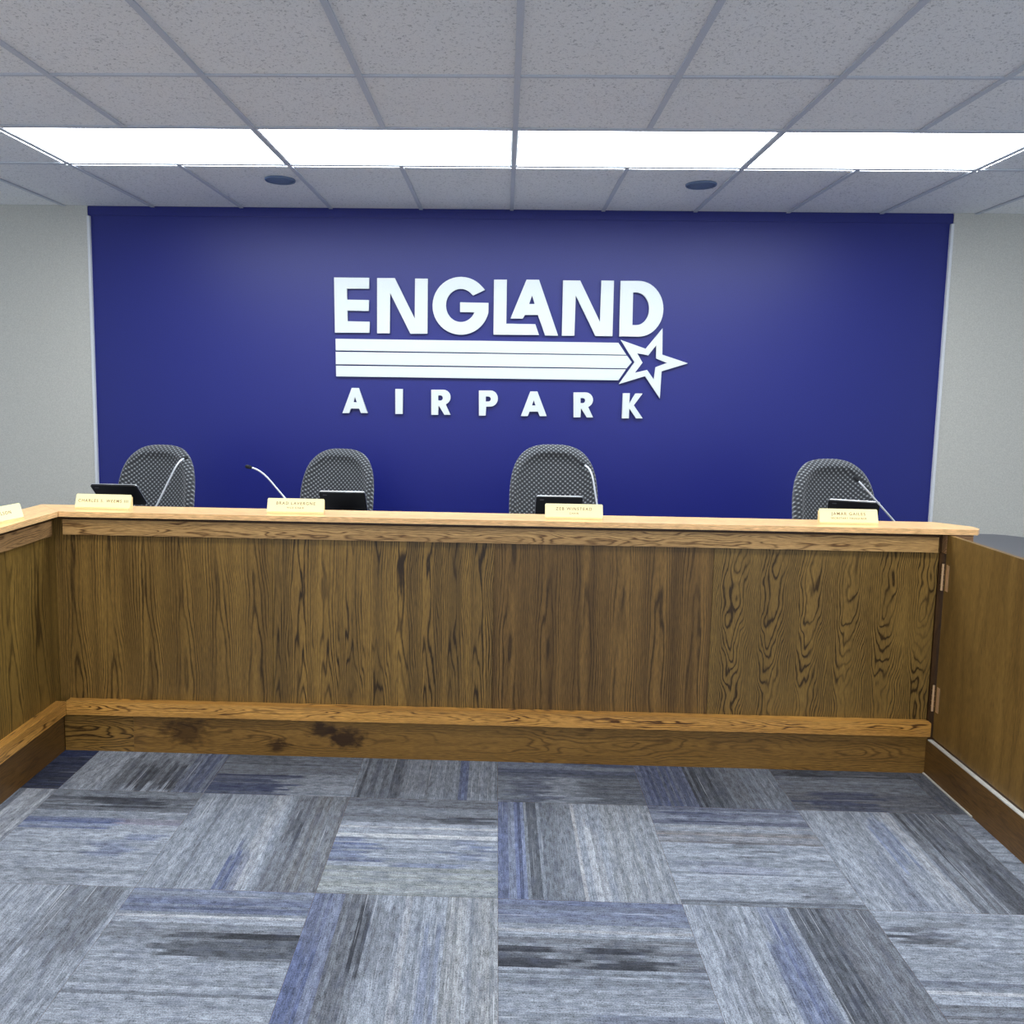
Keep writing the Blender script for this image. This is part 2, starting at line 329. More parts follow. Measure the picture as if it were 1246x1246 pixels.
def carpet():
    bm = bmesh.new(); cl = bm.loops.layers.float_color.new('yarn'); uvl = bm.loops.layers.uv.new('UVMap')
    rnd = random.Random(11); NA, NL = 48, 20; gap = .0006
    def tile(r, c):
        x0, y1 = FX+c*T, FY+T-r*T; horiz = (r+c) % 2 == 0
        seed = rnd.uniform(0, 50); spec = CARPET.get((r, c))
        if spec is None:
            ps = []; a = 0
            while a < 1:
                w_ = rnd.uniform(.08, .25); ps.append((a, a+w_, 0, 1, rnd.choice((LT, LT, MD, GR, DK, BL, LT)), rnd.uniform(.3, .8))); a += w_
            spec = (LT, ps)
        jit = [rnd.uniform(.80, 1.16) for _ in range(NA)]; jl = [rnd.gauss(0, .07) for _ in range(NA)]; jw = [min(1.15, max(.35, rnd.gauss(.9, .25))) for _ in range(NA)]
        na, nl = (NA, NL) if (r, c) in CARPET else (12, 2)
        def pt(a, l):   # across, along in 0..1
            if horiz: return (x0+gap+l*(T-2*gap), y1-gap-a*(T-2*gap), 0)
            return (x0+gap+a*(T-2*gap), y1-gap-l*(T-2*gap), 0)
        V = [[bm.verts.new(pt(i/na, j/nl)) for j in range(nl+1)] for i in range(na+1)]
        CC = []
        for i in range(na):
            row = []
            for j in range(nl+1):
                a, l = (i+.5)/na, min(.999, j/nl)
                col = Vector(lin(spec[0])[:3])
                for (a0, a1, l0, l1, cc, w_) in spec[1]:
                    if a0 <= a < a1 and (l0 if l0 > 0 else -1) <= l + jl[i % NA] < (l1 if l1 < 1 else 2):
                        col = col.lerp(Vector(lin(cc)[:3]), min(1, w_*jw[i % NA]*rnd.uniform(.85, 1.1)))
                col = col*jit[i % NA]*rnd.uniform(.90, 1.1)*CARPET_K
                row.append(col)
            CC.append(row)
        for i in range(na):
            for j in range(nl):
                f = bm.faces.new((V[i][j], V[i+1][j], V[i+1][j+1], V[i][j+1]))
                for lp, (da, dl) in zip(f.loops, ((0, 0), (1, 0), (1, 1), (0, 1))):
                    col = CC[i][j+dl]; lp[cl] = (col[0], col[1], col[2], 1); lp[uvl].uv = (seed+(i+da)/na*T, seed*.7+(j+dl)/nl*T)
    for r in range(-4, 8):
        for c in range(-9, 9): tile(r, c)
    bmesh.ops.transform(bm, matrix=Matrix.Rotation(ROT, 4, 'Z'), verts=bm.verts)
    bmesh.ops.recalc_face_normals(bm, faces=bm.faces)
    me = bpy.data.meshes.new('floor'); 
    bm.to_mesh(me); bm.free(); me.materials.append(M['carpet'])
    if me.polygons[0].normal.z < 0: me.flip_normals()
    o = bpy.data.objects.new('floor', me); COL.objects.link(o); o['kind'] = 'structure'
carpet()
struct('floor_slab', bx(XL, XR, YB, 6.0, -.12, -.004), M['core'])

struct('ceiling', bx(XL, XR, YB, 6.0, CEIL+.008, CEIL+.06), M['tile'])
RH = 1.0341                                             # last tile row, cut long
bm = bmesh.new(); h_ = .012; h2 = .008
def lightcell(k, j):                                     # is this 2 ft line inside a 4 ft fixture?
    return (k % 2 != 0)
ROWS = [GY+T*j for j in range(3)] + [GY-T*j for j in range(1, 13)]
FIX = {1: range(-4, 4, 2), -2: None}
for k in range(-8, 9):
    x = GX+k*T
    if k % 2 == 0: segs = [(YB, WALL_Y-.002)]
    else:
        segs = [(YB, -1.16-.012), (-.55+.012, 1.887-.012), (2.4967+.012, GY+T-.012), (GY+2*T+.012, WALL_Y-.002)] if -4 < k < 4 else [(YB, WALL_Y-.002)]
        if k in (-1, 1): segs = [(YB, -1.16-.012), (-.55+.012, GY+T-.012), (GY+2*T+.012, WALL_Y-.002)]
    for a, b_ in segs: box(bm, x-h_, x+h_, a, b_, CEIL, CEIL+.0075)
for j_, y in enumerate(ROWS):
    h2 = .012 if j_ in (1, 2) else .008
    for k in range(-9, 9):
        x0 = GX+k*T+h_; x1 = GX+(k+1)*T-h_
        if k % 2 == 0: x1 += h_
        else: x0 -= h_
        box(bm, max(x0, XL), min(x1, XR), y-h2, y+h2, CEIL+.0004, CEIL+.0075)
struct('trim_1', bm, M['grid'])
# walls
struct('wall_back', bx(-2.860, 2.935, WALL_Y, WALL_Y+.12, 0, CEIL+.06), M['blue'])
struct('wall_back_left', bx(XL, -2.860, WALL_Y-.012, WALL_Y+.12, 0, CEIL+.06), M['wall'])
struct('wall_back_right', bx(2.935, XR, WALL_Y-.012, WALL_Y+.12, 0, CEIL+.06), M['wall'])
struct('trim_2', bx(-2.860, -2.842, WALL_Y-.02, WALL_Y, 0, CEIL-.062), M['white_trim'], bevel=.002)
struct('trim_3', bx(2.917, 2.935, WALL_Y-.02, WALL_Y, 0, CEIL-.062), M['white_trim'], bevel=.002)
bm = bx(-2.860, 2.935, WALL_Y-.005, WALL_Y, CEIL-.055, CEIL-.001)
struct('trim_4', bm, M['blue'], bevel=.003)
# raised platform behind the desks
PL = .19
struct('floor_platform', bx(-2.4, 2.9, 3.62, WALL_Y-.03, .0, PL), M['laminate'])

# ---------------------------------------------------------------- ceiling fixtures
def fixture(xa, xb, ya, yb, label, group, mat, leak=(0, 0, 0)):
    """troffer: frame above the grid line and a flat diffuser; leak = extra reach (left, right, back) past the grid bar"""
    cx, cy = (xa+xb)/2, (ya+yb)/2
    t = root('ceiling_light', label, 'ceiling light', cx, cy, CEIL+.0012, 0, group, desk=False)
    hx, hy = (xb-xa)/2-.014, (yb-ya)/2-.014
    ob('diffuser', bx(-hx-leak[0], hx+leak[1], -hy, hy+leak[2], .0062, .0067), mat, t)
    bm = bmesh.new()
    for a in ((-hx, hx, -hy, -hy+.005), (-hx, hx, hy-.005, hy), (-hx, -hx+.005, -hy+.0051, hy-.0051), (hx-.005, hx, -hy+.0051, hy-.0051)):
        box(bm, a[0], a[1], a[2], a[3], .0002, .0060)
    ob('frame', bm, M['white_metal'], t)
    return t
RX = [(GX+(k)*T, GX+(k+2)*T) for k in (-4, -2, 0, 2)]
LB = ['ceiling light panel at the far left of the lit row over the dais', 'ceiling light panel in the lit row, just left of the centre grid bar',
      'ceiling light panel in the lit row, just right of the centre grid bar', 'ceiling light panel at the far right of the lit row over the dais']
for i, (a, b_) in enumerate(RX):
    fixture(a, b_, GY+T, GY+2*T, LB[i], 'ceiling light panels in the row over the dais', M['light'], (.046 if i == 0 else 0, .046 if i == 3 else 0, .058))
for i, k in enumerate((-4, 2)):
    fixture(GX+k*T, GX+(k+2)*T, GY-2*T, GY-T, ('ceiling light panel barely visible at the top left edge, nearer than the lit row', 'ceiling light panel barely visible at the top right edge, nearer than the lit row')[i], 'ceiling light panels nearer the camera', M['light_side'])
for i, k in enumerate((-4, -2, 0, 2)):  # unseen panels added to light the floor and desk front
    fixture(GX+k*T, GX+(k+2)*T, GY-7*T, GY-6*T, 'added ceiling light panel, unseen behind the camera over the open floor', 'added ceiling light panels behind the camera', M['light_side'])
def ceiling_speaker(x, y, label):
    t = root('ceiling_speaker', label, 'ceiling speaker', x, y, CEIL+.0005, 0, 'round ceiling speakers behind the lit row', desk=False)
    bm = bmesh.new()
    n = 40; prof = [(.078, .001), (.079, -.004), (.086, -.003), (.088, .0015), (.088, .007), (.078, .007)]
    rings = [[bm.verts.new((r*math.cos(2*math.pi*k/n), r*math.sin(2*math.pi*k/n), z)) for k in range(n)] for r, z in prof]
    for a, b_ in zip(rings, rings[1:]+rings[:1]):
        for k in range(n): bm.faces.new((a[k], a[(k+1) % n], b_[(k+1) % n], b_[k]))
    ob('trim_ring', bm, M['speaker'], t, smooth=True)
    bm = bmesh.new(); lathe(bm, [(.0775, .006), (.0775, .000), (.05, -.002), (.02, -.0028)], 40); ob('grille', bm, M['speaker'], t, smooth=True)
ceiling_speaker(-1.329, 4.641, 'round slate-blue ceiling speaker behind the left pair of light panels')
ceiling_speaker(1.116, 4.675, 'round slate-blue ceiling speaker behind the right pair of light panels')

# ---------------------------------------------------------------- wall sign
LOGO = [
('letter',[[(-1.1664,2.4151),(-0.9275,2.4158),(-0.9274,2.3431),(-1.0784,2.3413),(-1.0774,2.2674),(-0.9282,2.2672),(-0.9291,2.1941),(-1.0754,2.1942),(-1.0744,2.1229),(-0.9237,2.1219),(-0.9246,2.0473),(-1.1609,2.0451)]]),
('letter',[[(-0.8728,2.4145),(-0.7532,2.4158),(-0.6152,2.1464),(-0.6153,2.4144),(-0.5289,2.4144),(-0.5274,2.0467),(-0.6444,2.0451),(-0.7836,2.3146),(-0.7844,2.0452),(-0.8716,2.045)]]),
('letter',[[(-0.1413,2.3446),(-0.16,2.3649),(-0.1794,2.3837),(-0.2011,2.3996),(-0.2249,2.4123),(-0.2501,2.4216),(-0.2764,2.4272),(-0.3033,2.4291),(-0.3301,2.4272),(-0.3564,2.4216),(-0.3816,2.4123),(-0.4054,2.3995),(-0.4271,2.3836),(-0.4464,2.3647),(-0.4629,2.3433),(-0.4763,2.3198),(-0.4862,2.2946),(-0.4925,2.2683),(-0.4951,2.2413),(-0.494,2.2141),(-0.489,2.1874),(-0.4803,2.1617),(-0.4682,2.1374),(-0.4527,2.115),(-0.4343,2.095),(-0.4133,2.0779),(-0.39,2.0638),(-0.3651,2.0532),(-0.3389,2.0462),(-0.312,2.043),(-0.2849,2.0436),(-0.2582,2.048),(-0.2324,2.0562),(-0.2079,2.0679),(-0.1854,2.0829),(-0.1652,2.101),(-0.1478,2.1217),(-0.1334,2.1446),(-0.1224,2.1694),(-0.1149,2.1954),(-0.1162,2.2582),(-0.3082,2.2598),(-0.3073,2.1941),(-0.2127,2.1943),(-0.2101,2.195),(-0.2181,2.1784),(-0.2287,2.1635),(-0.2414,2.1508),(-0.2559,2.1407),(-0.2718,2.1334),(-0.2886,2.1293),(-0.3058,2.1283),(-0.3229,2.1305),(-0.3395,2.1359),(-0.3549,2.1443),(-0.3689,2.1555),(-0.3809,2.1691),(-0.3906,2.1847),(-0.3978,2.2019),(-0.4021,2.2201),(-0.4036,2.2389),(-0.4021,2.2577),(-0.3977,2.2759),(-0.3906,2.293),(-0.3809,2.3085),(-0.3689,2.3219),(-0.355,2.3329),(-0.3396,2.3412),(-0.3231,2.3465),(-0.3061,2.3486),(-0.2889,2.3475),(-0.2722,2.3433),(-0.2563,2.336),(-0.2418,2.3259),(-0.2291,2.3132),(-0.2216,2.3053)]]),
('letter',[[(-0.0819,2.4131),(0.0059,2.4141),(0.007,2.1212),(0.203,2.1204),(0.2302,2.0485),(-0.0787,2.0465)]]),
('letter',[[(0.1373,2.4157),(0.2214,2.4155),(0.3588,2.0457),(0.2708,2.0457),(0.2189,2.1823),(0.131,2.1812),(0.1176,2.1559),(0.0342,2.1559)],[(0.1766,2.3106),(0.1963,2.2551),(0.1582,2.2546)]]),
('letter',[[(0.3824,2.414),(0.4972,2.4142),(0.6377,2.1411),(0.6393,2.4159),(0.7229,2.4157),(0.7248,2.0474),(0.6095,2.047),(0.4702,2.3153),(0.4686,2.0473),(0.3842,2.0461)]]),
('letter',[[(0.7675,2.4151),(0.8851,2.4165),(0.9069,2.4152),(0.9285,2.4108),(0.9494,2.4033),(0.9694,2.3929),(0.988,2.3797),(1.005,2.3641),(1.02,2.3461),(1.0329,2.3263),(1.0434,2.3048),(1.0513,2.282),(1.0565,2.2584),(1.0589,2.2343),(1.0584,2.2101),(1.0551,2.1863),(1.049,2.1633),(1.0402,2.1414),(1.0288,2.1211),(1.0151,2.1026),(0.9992,2.0863),(0.9815,2.0726),(0.9623,2.0615),(0.9418,2.0534),(0.9205,2.0483),(0.8986,2.0464),(0.7697,2.0469)],[(0.8536,2.3393),(0.8742,2.3396),(0.8892,2.3381),(0.9038,2.3335),(0.9176,2.3257),(0.9302,2.3151),(0.9413,2.302),(0.9505,2.2867),(0.9574,2.2698),(0.962,2.2517),(0.964,2.233),(0.9634,2.2143),(0.9602,2.1961),(0.9545,2.1789),(0.9465,2.1634),(0.9364,2.1499),(0.9245,2.139),(0.9112,2.1308),(0.8969,2.1257),(0.882,2.1239),(0.8556,2.1235)]]),
('letter',[[(-1.0454,1.6714),(-0.9982,1.6722),(-0.9349,1.5006),(-0.9822,1.4998),(-0.9945,1.5307),(-1.0507,1.5298),(-1.063,1.4984),(-1.1104,1.4976)],[(-1.0227,1.6098),(-1.0104,1.5737),(-1.0349,1.5733)]]),
('letter',[[(-0.7449,1.6691),(-0.6937,1.6699),(-0.6926,1.4985),(-0.7439,1.4976)]]),
('letter',[[(-0.4976,1.6679),(-0.4157,1.6692),(-0.4018,1.6675),(-0.389,1.6619),(-0.3782,1.6528),(-0.3702,1.6411),(-0.3657,1.6275),(-0.365,1.6132),(-0.3682,1.5992),(-0.3751,1.5866),(-0.385,1.5765),(-0.3973,1.5695),(-0.3633,1.498),(-0.4057,1.4973),(-0.4462,1.5604),(-0.4481,1.4965),(-0.4959,1.4957)],[(-0.4496,1.6292),(-0.4337,1.6295),(-0.4258,1.6273),(-0.4199,1.6211),(-0.4176,1.6125),(-0.4197,1.6039),(-0.4254,1.5975),(-0.4333,1.5951),(-0.4492,1.5948)]]),
('letter',[[(-0.1712,1.6681),(-0.0908,1.6694),(-0.0781,1.6677),(-0.0661,1.6624),(-0.0557,1.6539),(-0.0477,1.6427),(-0.0425,1.6295),(-0.0406,1.6154),(-0.042,1.6011),(-0.0467,1.5878),(-0.0543,1.5763),(-0.0644,1.5674),(-0.0761,1.5617),(-0.0889,1.5596),(-0.12,1.559),(-0.1216,1.497),(-0.1684,1.4962)],[(-0.1238,1.6277),(-0.1057,1.628),(-0.0972,1.6258),(-0.0909,1.6197),(-0.0885,1.6111),(-0.0906,1.6025),(-0.0967,1.5961),(-0.1051,1.5937),(-0.1232,1.5934)]]),
('letter',[[(0.1801,1.6676),(0.2276,1.6684),(0.2952,1.5011),(0.2475,1.5003),(0.2344,1.5304),(0.1779,1.5295),(0.1662,1.4989),(0.1185,1.498)],[(0.2044,1.6075),(0.2176,1.5723),(0.1929,1.5719)]]),
('letter',[[(0.4738,1.6657),(0.5556,1.6671),(0.5694,1.6653),(0.5823,1.6597),(0.5933,1.6508),(0.6015,1.6392),(0.6062,1.6258),(0.6071,1.6116),(0.6042,1.5977),(0.5976,1.5853),(0.5878,1.5753),(0.5757,1.5684),(0.6109,1.4976),(0.5686,1.4969),(0.527,1.5593),(0.5262,1.4961),(0.4786,1.4953)],[(0.5224,1.6274),(0.5382,1.6277),(0.5462,1.6255),(0.5522,1.6194),(0.5546,1.6109),(0.5527,1.6024),(0.5471,1.596),(0.5392,1.5936),(0.5234,1.5934)]]),
('letter',[[(0.8084,1.6656),(0.8551,1.6664),(0.8534,1.5946),(0.8933,1.6653),(0.9414,1.6661),(0.8849,1.5848),(0.9476,1.4968),(0.9023,1.496),(0.8545,1.5638),(0.8541,1.4951),(0.8058,1.4943)]]),
('stripe',[[(-1.1568,2.0039),(0.7661,2.0043),(0.8221,1.9246),(-1.1559,1.9248)]]),
('stripe',[[(-1.1559,1.9156),(0.8267,1.9191),(0.8605,1.8754),(0.8275,1.8339),(-1.1551,1.8311)]]),
('stripe',[[(-1.154,1.8218),(0.8233,1.8272),(0.7747,1.752),(-1.1531,1.7485)]]),
('star',[[(0.7821,2.0233),(0.9513,1.9662),(1.0587,2.1041),(1.0634,1.9293),(1.2381,1.8734),(1.0633,1.8176),(1.0584,1.6329),(0.9526,1.7826),(0.7778,1.7264),(0.8793,1.8757)],[(0.8948,1.9367),(0.9696,1.9224),(1.0211,1.9915),(1.0223,1.9033),(1.0976,1.8746),(1.0224,1.8447),(1.0146,1.7591),(0.9655,1.8249),(0.8841,1.8048),(0.9326,1.8732)]]),
]
def outline(name, polys, y0, depth, mat, parent):
    cu = bpy.data.curves.new(name, 'CURVE'); cu.dimensions = '2D'; cu.fill_mode = 'BOTH'; cu.extrude = depth/2; cu.bevel_depth = .0012; cu.bevel_resolution = 1; cu.offset = -.0012
    for P in polys:
        sp = cu.splines.new('POLY'); sp.points.add(len(P)-1)
        for q, (x, z) in zip(sp.points, P): q.co = (x, z, 0, 1)
        sp.use_cyclic_u = True
    return curve_mesh(cu, name, mat, parent, Matrix.Translation((0, y0, 0)) @ Matrix.Rotation(math.pi/2, 4, 'X'))
def curve_mesh(cu, name, mat, parent, mtx):
    tmp = bpy.data.objects.new('tmp', cu); COL.objects.link(tmp)
    dg = bpy.context.evaluated_depsgraph_get(); dg.update()
    me = bpy.data.meshes.new_from_object(tmp.evaluated_get(dg)); me.transform(mtx)
    bpy.data.objects.remove(tmp); me.materials.clear(); me.materials.append(mat); me.name = name
    o = bpy.data.objects.new(name, me); COL.objects.link(o); o.parent = parent
    return o
sg = root('wall_sign', 'large white raised lettering ENGLAND AIRPARK with three stripes and a star on the blue wall', 'wall sign', 0, WALL_Y, 0, desk=False)
for nm, polys in LOGO:
    outline(nm, polys, -.0135, .018, M['signface'], sg)

# ---------------------------------------------------------------- the dais desk
def board(name, a, mat, parent, bevel=.0015):
    return ob(name, bx(*a), mat, parent, bevel=bevel)
DX0, DX1 = -1.976, 1.947
fr = root('dais_desk', 'long oak panelled front of the dais desk facing the carpet', 'desk', 0, 3.40)
# local y = desk y - 3.40
xs = [DX0, -.993, .002, .970, DX1]
for i in range(4):
    board('panel', (xs[i]+.0008, xs[i+1]-.0008, 0, .018, .19, 1.088), M['panel%d' % (i+1)], fr, .001)
board('carcass', (DX0, 2.070, .0185, .125, .0, 1.088), M['core'], fr)
board('apron', (-1.928, 1.932, -.019, -.0005, 1.006, 1.074), M['apron'], fr, .004)
ob('shadow_batten', bx(-1.95, 1.94, -.008, -.0005, 1.0745, 1.0885), M['core'], fr)  # dark strip standing in for the shadow between apron and slab
ob('ledge', bx(-1.9295, 1.947, -.041, -.0005, .180, .243), M['ledge'], fr, bevel=.005)
board('kickboard', (-1.952, -1.6345, -.017, -.0005, .0, .1795), M['kick_end'], fr)
board('kickboard', (-1.6335, 1.948, -.017, -.0005, .0, .1795), M['kick'], fr)
board('end_block', (1.968, 2.083, -.012, .018, 1.0, 1.088), M['post'], fr, .002)
board('end_post', (1.952, 2.083, .0, .018, .0, .9995), M['core'], fr, .002)
# left wing
lw = root('dais_desk', 'left wing of the oak dais desk running towards the viewer', 'desk', -1.976, 3.36)
# local: x outward is negative, y towards viewer negative
ys = [-.0, -.98, -1.96, -2.6]
for i in range(3):
    board('panel', (-.018, 0, ys[i+1]+.0008, ys[i]-.0008+(.0588 if i == 0 else 0), .19, 1.088), M['panelw'], lw, .001)
board('carcass', (-.125, -.0185, -2.6, .165, .0, 1.088), M['core'], lw)
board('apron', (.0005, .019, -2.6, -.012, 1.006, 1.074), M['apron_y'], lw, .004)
ob('shadow_batten', bx(.0005, .008, -2.6, .018, 1.0745, 1.0885), M['core'], lw)  # gap shadow put into a dark strip here too
ob('ledge', bx(.0005, .0455, -2.6, -.0012, .180, .243), M['ledge_y'], lw, bevel=.005)
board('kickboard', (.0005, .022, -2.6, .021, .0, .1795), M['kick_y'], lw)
# continuous transaction counter
ct = root('countertop', 'oak transaction counter, pale from sheen put into its colour, along the top of the dais desk', 'counter', 0, 3.36, 1.0895)
bm = bmesh.new(); prism(bm, [(-1.931, 0), (2.083, 0), (2.108, .03), (2.108, .085), (1.995, .19), (-2.118, .19)], 0, .0235)
ob('slab', bm, M['slab'], ct, bevel=.003)
bm = bmesh.new(); prism(bm, [(-1.9325, -.0008), (-2.1195, .189), (-2.1195, -2.56), (-1.9325, -2.56)], 0, .0235)
ob('slab', bm, M['slab_y'], ct, bevel=.003)

# gate and its fixed sill on the right
gt = root('gate', 'oak gate panel hinged to the right end of the dais desk', 'gate', 1.963, 3.372)
board('gate_panel', (0, .022, -1.10, 0, .174, 1.086), M['gate'], gt, .0015)
for z in (.84, .293):
    bm = bmesh.new(); tube(bm, [(-.0075, .004, z), (-.0075, .004, z+.118)], .0052, 12)
    for k in range(1, 5): box(bm, -.0130, -.0020, -.0015, .0095, z+k*.0236-.0006, z+k*.0236+.0006)
    hg = ob('hinge', bm, M['brass'], gt)
    ob('hinge_leaf', bx(-.0022, -.0002, -.030, -.012, z+.002, z+.116), M['brass'], hg)
st = root('sill', 'low dark oak sill with a metal strip on top, under the gate', 'sill', 1.943, 3.382)
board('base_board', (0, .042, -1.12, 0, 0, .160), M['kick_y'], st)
ob('metal_strip', bx(.0005, .0190, -1.12, -.012, .1602, .1650), M['strip'], st)
ob('floor_strip', bx(-.007, -.0004, -.36, -.002, .0005, .006), M['strip'], st)

# grey work surface behind the counter (U shaped)
wt = root('work_surface', 'dark grey laminate work surface behind the counter, seen past its right end', 'work surface', 0, 3.53, 0)
def rc(cx, cy, r, a0, a1, n=8): return [(cx+r*math.cos(math.radians(a0+(a1-a0)*i/n)), cy+r*math.sin(math.radians(a0+(a1-a0)*i/n))) for i in range(n+1)]
bm = bmesh.new()
prism(bm, [(-2.75, 0), (2.14, 0), (2.14, -1.2), (2.80, -1.2)] + rc(2.62, .45, .18, 0, 90) + [(-2.75, .63)], .925, .955)
ob('top', bm, M['laminate'], wt, bevel=.004)
for x, y in ((-2.7, .5), (-.9, .5), (.9, .5), (2.6, .5)):
    ob('leg', bx(x-.03, x+.03, y-.03, y+.03, PL, .925), M['black'], wt)
for x, y in ((2.72, -1.1), ): ob('leg', bx(x-.03, x+.03, y-.03, y+.03, 0, .925), M['black'], wt)

# ---------------------------------------------------------------- nameplates
def text_mesh(s, size, parent, mtx, name='lettering', align='CENTER', spacing=1.3):
    cu = bpy.data.curves.new('t', 'FONT'); cu.body = s; cu.size = size; cu.align_x = align; cu.align_y = 'CENTER'
    cu.space_character = spacing; cu.extrude = .0003; cu.offset = .0002
    return curve_mesh(cu, name, M['ink'], parent, mtx)
def nameplate(x, y, rz, lines, label, lean=.32):
    t = root('nameplate', label, 'nameplate', x, y, 1.1135, rz, 'nameplates on the counter')
    W = .256; Hh = .061
    # wedge holder: foot in front, sloping face
    bm = bmesh.new()
    prof = [(-.016, 0), (.020, 0), (.020, .006), (-.0005+Hh*math.sin(lean)+.002, Hh*math.cos(lean)-.003), (-.006, .007), (-.016, .007)]
    a = [bm.verts.new((-W/2+.002, u, v)) for u, v in prof]; b_ = [bm.verts.new((W/2-.002, u, v)) for u, v in prof]
    bm.faces.new(a); bm.faces.new(b_[::-1])
    for i in range(len(prof)): bm.faces.new((a[i], b_[i], b_[(i+1) % len(prof)], a[(i+1) % len(prof)]))
    ob('holder', bm, M['plate_wood'], t)
    mt = Matrix.Translation((0, -.0095, .008)) @ Matrix.Rotation(-lean, 4, 'X')
    # plate: thin slab with clipped corners
    bm = bmesh.new(); c = .004
    pts = [(-W/2, 0), (W/2, 0), (W/2, Hh-c), (W/2-c, Hh), (-W/2+c, Hh), (-W/2, Hh-c)]
    prism(bm, pts, 0, .002)
    bmesh.ops.transform(bm, matrix=mt @ Matrix.Rotation(math.pi/2, 4, 'X'), verts=bm.verts)
    pl = ob('plate', bm, M['plate'], t, bevel=.0004)
    zc = [.030] if len(lines) == 1 else [.038, .018]
    for s, z, sz in zip(lines, zc, (.0185, .0115)):
        text_mesh(s, sz, pl, mt @ Matrix.Translation((0, -.0021, z)) @ Matrix.Rotation(math.pi/2, 4, 'X'))
    return t
nameplate(-1.772, 3.445, -.03, ['CHARLES S. WEEMS III'], 'pale brass nameplate with one line of lettering beside the leftmost tablet')
nameplate(-.893, 3.432, 0, ['BRAD LAVERGNE', 'VICE CHAIR'], 'pale brass nameplate reading VICE CHAIR left of the second tablet')
nameplate(.351, 3.432, 0, ['ZEB WINSTEAD', 'CHAIR'], 'pale brass nameplate reading CHAIR in front of the middle right chair')
nameplate(1.565, 3.445, 0, ['JAMAR GAILES', 'SECRETARY TREASURER'], 'pale brass nameplate with two lines at the right end of the counter')
nameplate(-1.995, 3.035, 1.40, ['RON WILSON'], 'pale brass nameplate cut by the left edge, on the left wing')

# ---------------------------------------------------------------- microphones
def mic(base, mid, tip, y, lean, label):
    bxx, bz = base
    t = root('gooseneck_microphone', label, 'microphone', bxx, y, .9555, 0, 'gooseneck microphones on the work surface')
    bm = bmesh.new(); lathe(bm, [(.048, 0), (.050, .004), (.047, .018), (.020, .028), (.012, .034)], 28); ob('base', bm, M['black'], t, smooth=True)
    P0 = Vector((0, 0, .03)); P1 = Vector((mid[0]-bxx, lean*.5, mid[1]-.9555)); P2 = Vector((tip[0]-bxx, lean, tip[1]-.9555))
    pts = []
    ctrl = P1 + (P1-P0).normalized()*(P2-P1).length*.45
    k = P0.lerp(P1, .88)
    for i in range(6): pts.append(P0.lerp(k, i/6))
    for i in range(13):
        s = i/12; pts.append(k*(1-s)**2 + ctrl*2*s*(1-s) + P2*s*s)
    bm = bmesh.new(); tube(bm, pts, .0046, 10); ob('gooseneck', bm, M['stem'], t, smooth=True)
    d = (pts[-1]-pts[-2]).normalized(); q = pts[-1]+d*.001
    bm = bmesh.new(); tube(bm, [q, q+d*.004, q+d*.012, q+d*.024, q+d*.030, q+d*.033], [.005, .008, .0095, .0095, .007, .003], 16); ob('windscreen', bm, M['foam'], t, smooth=True)
mic((-1.752, 0), (-1.622, 1.272), (-1.603, 1.300), 3.85, .09, 'pale gooseneck microphone in front of the leftmost chair')
mic((-.942, 0), (-1.150, 1.235), (-1.215, 1.272), 3.85, -.02, 'pale gooseneck microphone with dark tip bent left, seen against the blue wall')
mic((.532, 0), (.486, 1.262), (.452, 1.304), 3.85, .09, 'pale gooseneck microphone at the right edge of the middle right chair')
mic((2.002, 0), (1.775, 1.232), (1.742, 1.270), 3.72, .03, 'pale gooseneck microphone slanting across the rightmost chair')

# ---------------------------------------------------------------- tablets on stands
def tablet(x, y, ztop, lean, rz, label, roll=0):
    """back of the shell faces the viewer; lean = angle of the shell from vertical, top towards the viewer"""
    t = root('tablet', label, 'tablet', x, y, .9555, rz, 'tablets on stands on the work surface')
    W, Hh, th, r = .236, .168, .0085, .012
    pts = rc(W/2-r, Hh-r, r, 0, 90, 5)+rc(-W/2+r, Hh-r, r, 90, 180, 5)+rc(-W/2+r, r, r, 180, 270, 5)+rc(W/2-r, r, r, 270, 360, 5)
    bm = bmesh.new(); prism(bm, pts, 0, th)
    top = Vector((0, 0, ztop-.9555))
    # local: sheet in x/z plane hanging down from top edge; bottom edge swings away (+y)
    mt = Matrix.Translation(top) @ Matrix.Rotation(roll, 4, 'Y') @ Matrix.Rotation(lean, 4, 'X') @ Matrix.Translation((0, 0, -Hh)) @ Matrix.Rotation(math.pi/2, 4, 'X')
    bmesh.ops.transform(bm, matrix=mt, verts=bm.verts)
    ob('shell', bm, M['black_case'], t, bevel=.0012)
    bm = bmesh.new(); pe = [(px_*1.004, (py_-Hh/2)*1.006+Hh/2) for px_, py_ in pts]; prism(bm, pe, -.0022, -.0002)
    bmesh.ops.transform(bm, matrix=mt, verts=bm.verts); ob('bezel', bm, M['silver'], t)
    bm = bmesh.new(); box(bm, -W/2+.012, W/2-.012, .012, Hh-.012, -.0030, -.0024); bmesh.ops.transform(bm, matrix=mt, verts=bm.verts); ob('screen', bm, M['glass'], t)
    bm = bmesh.new(); prism(bm, rc(-W/2+.022, Hh-.020, .004, 90, 270, 6)+rc(-W/2+.036, Hh-.020, .004, -90, 90, 6), th+.0002, th+.0012)
    bmesh.ops.transform(bm, matrix=mt, verts=bm.verts); ob('camera_bump', bm, M['laminate'], t)
    mid = mt @ Vector((0, Hh*.42, -.004))
    bm = bmesh.new(); lathe(bm, [(.055, 0), (.055, .005), (.012, .008)], 24, (0, mid.y+.03)); 
    tube(bm, [(0, mid.y+.03, .006), (0, mid.y+.03, mid.z*.5), (0, mid.y+.008, mid.z-.006)], .008, 10)
    ob('stand', bm, M['black'], t, smooth=False)
    return t
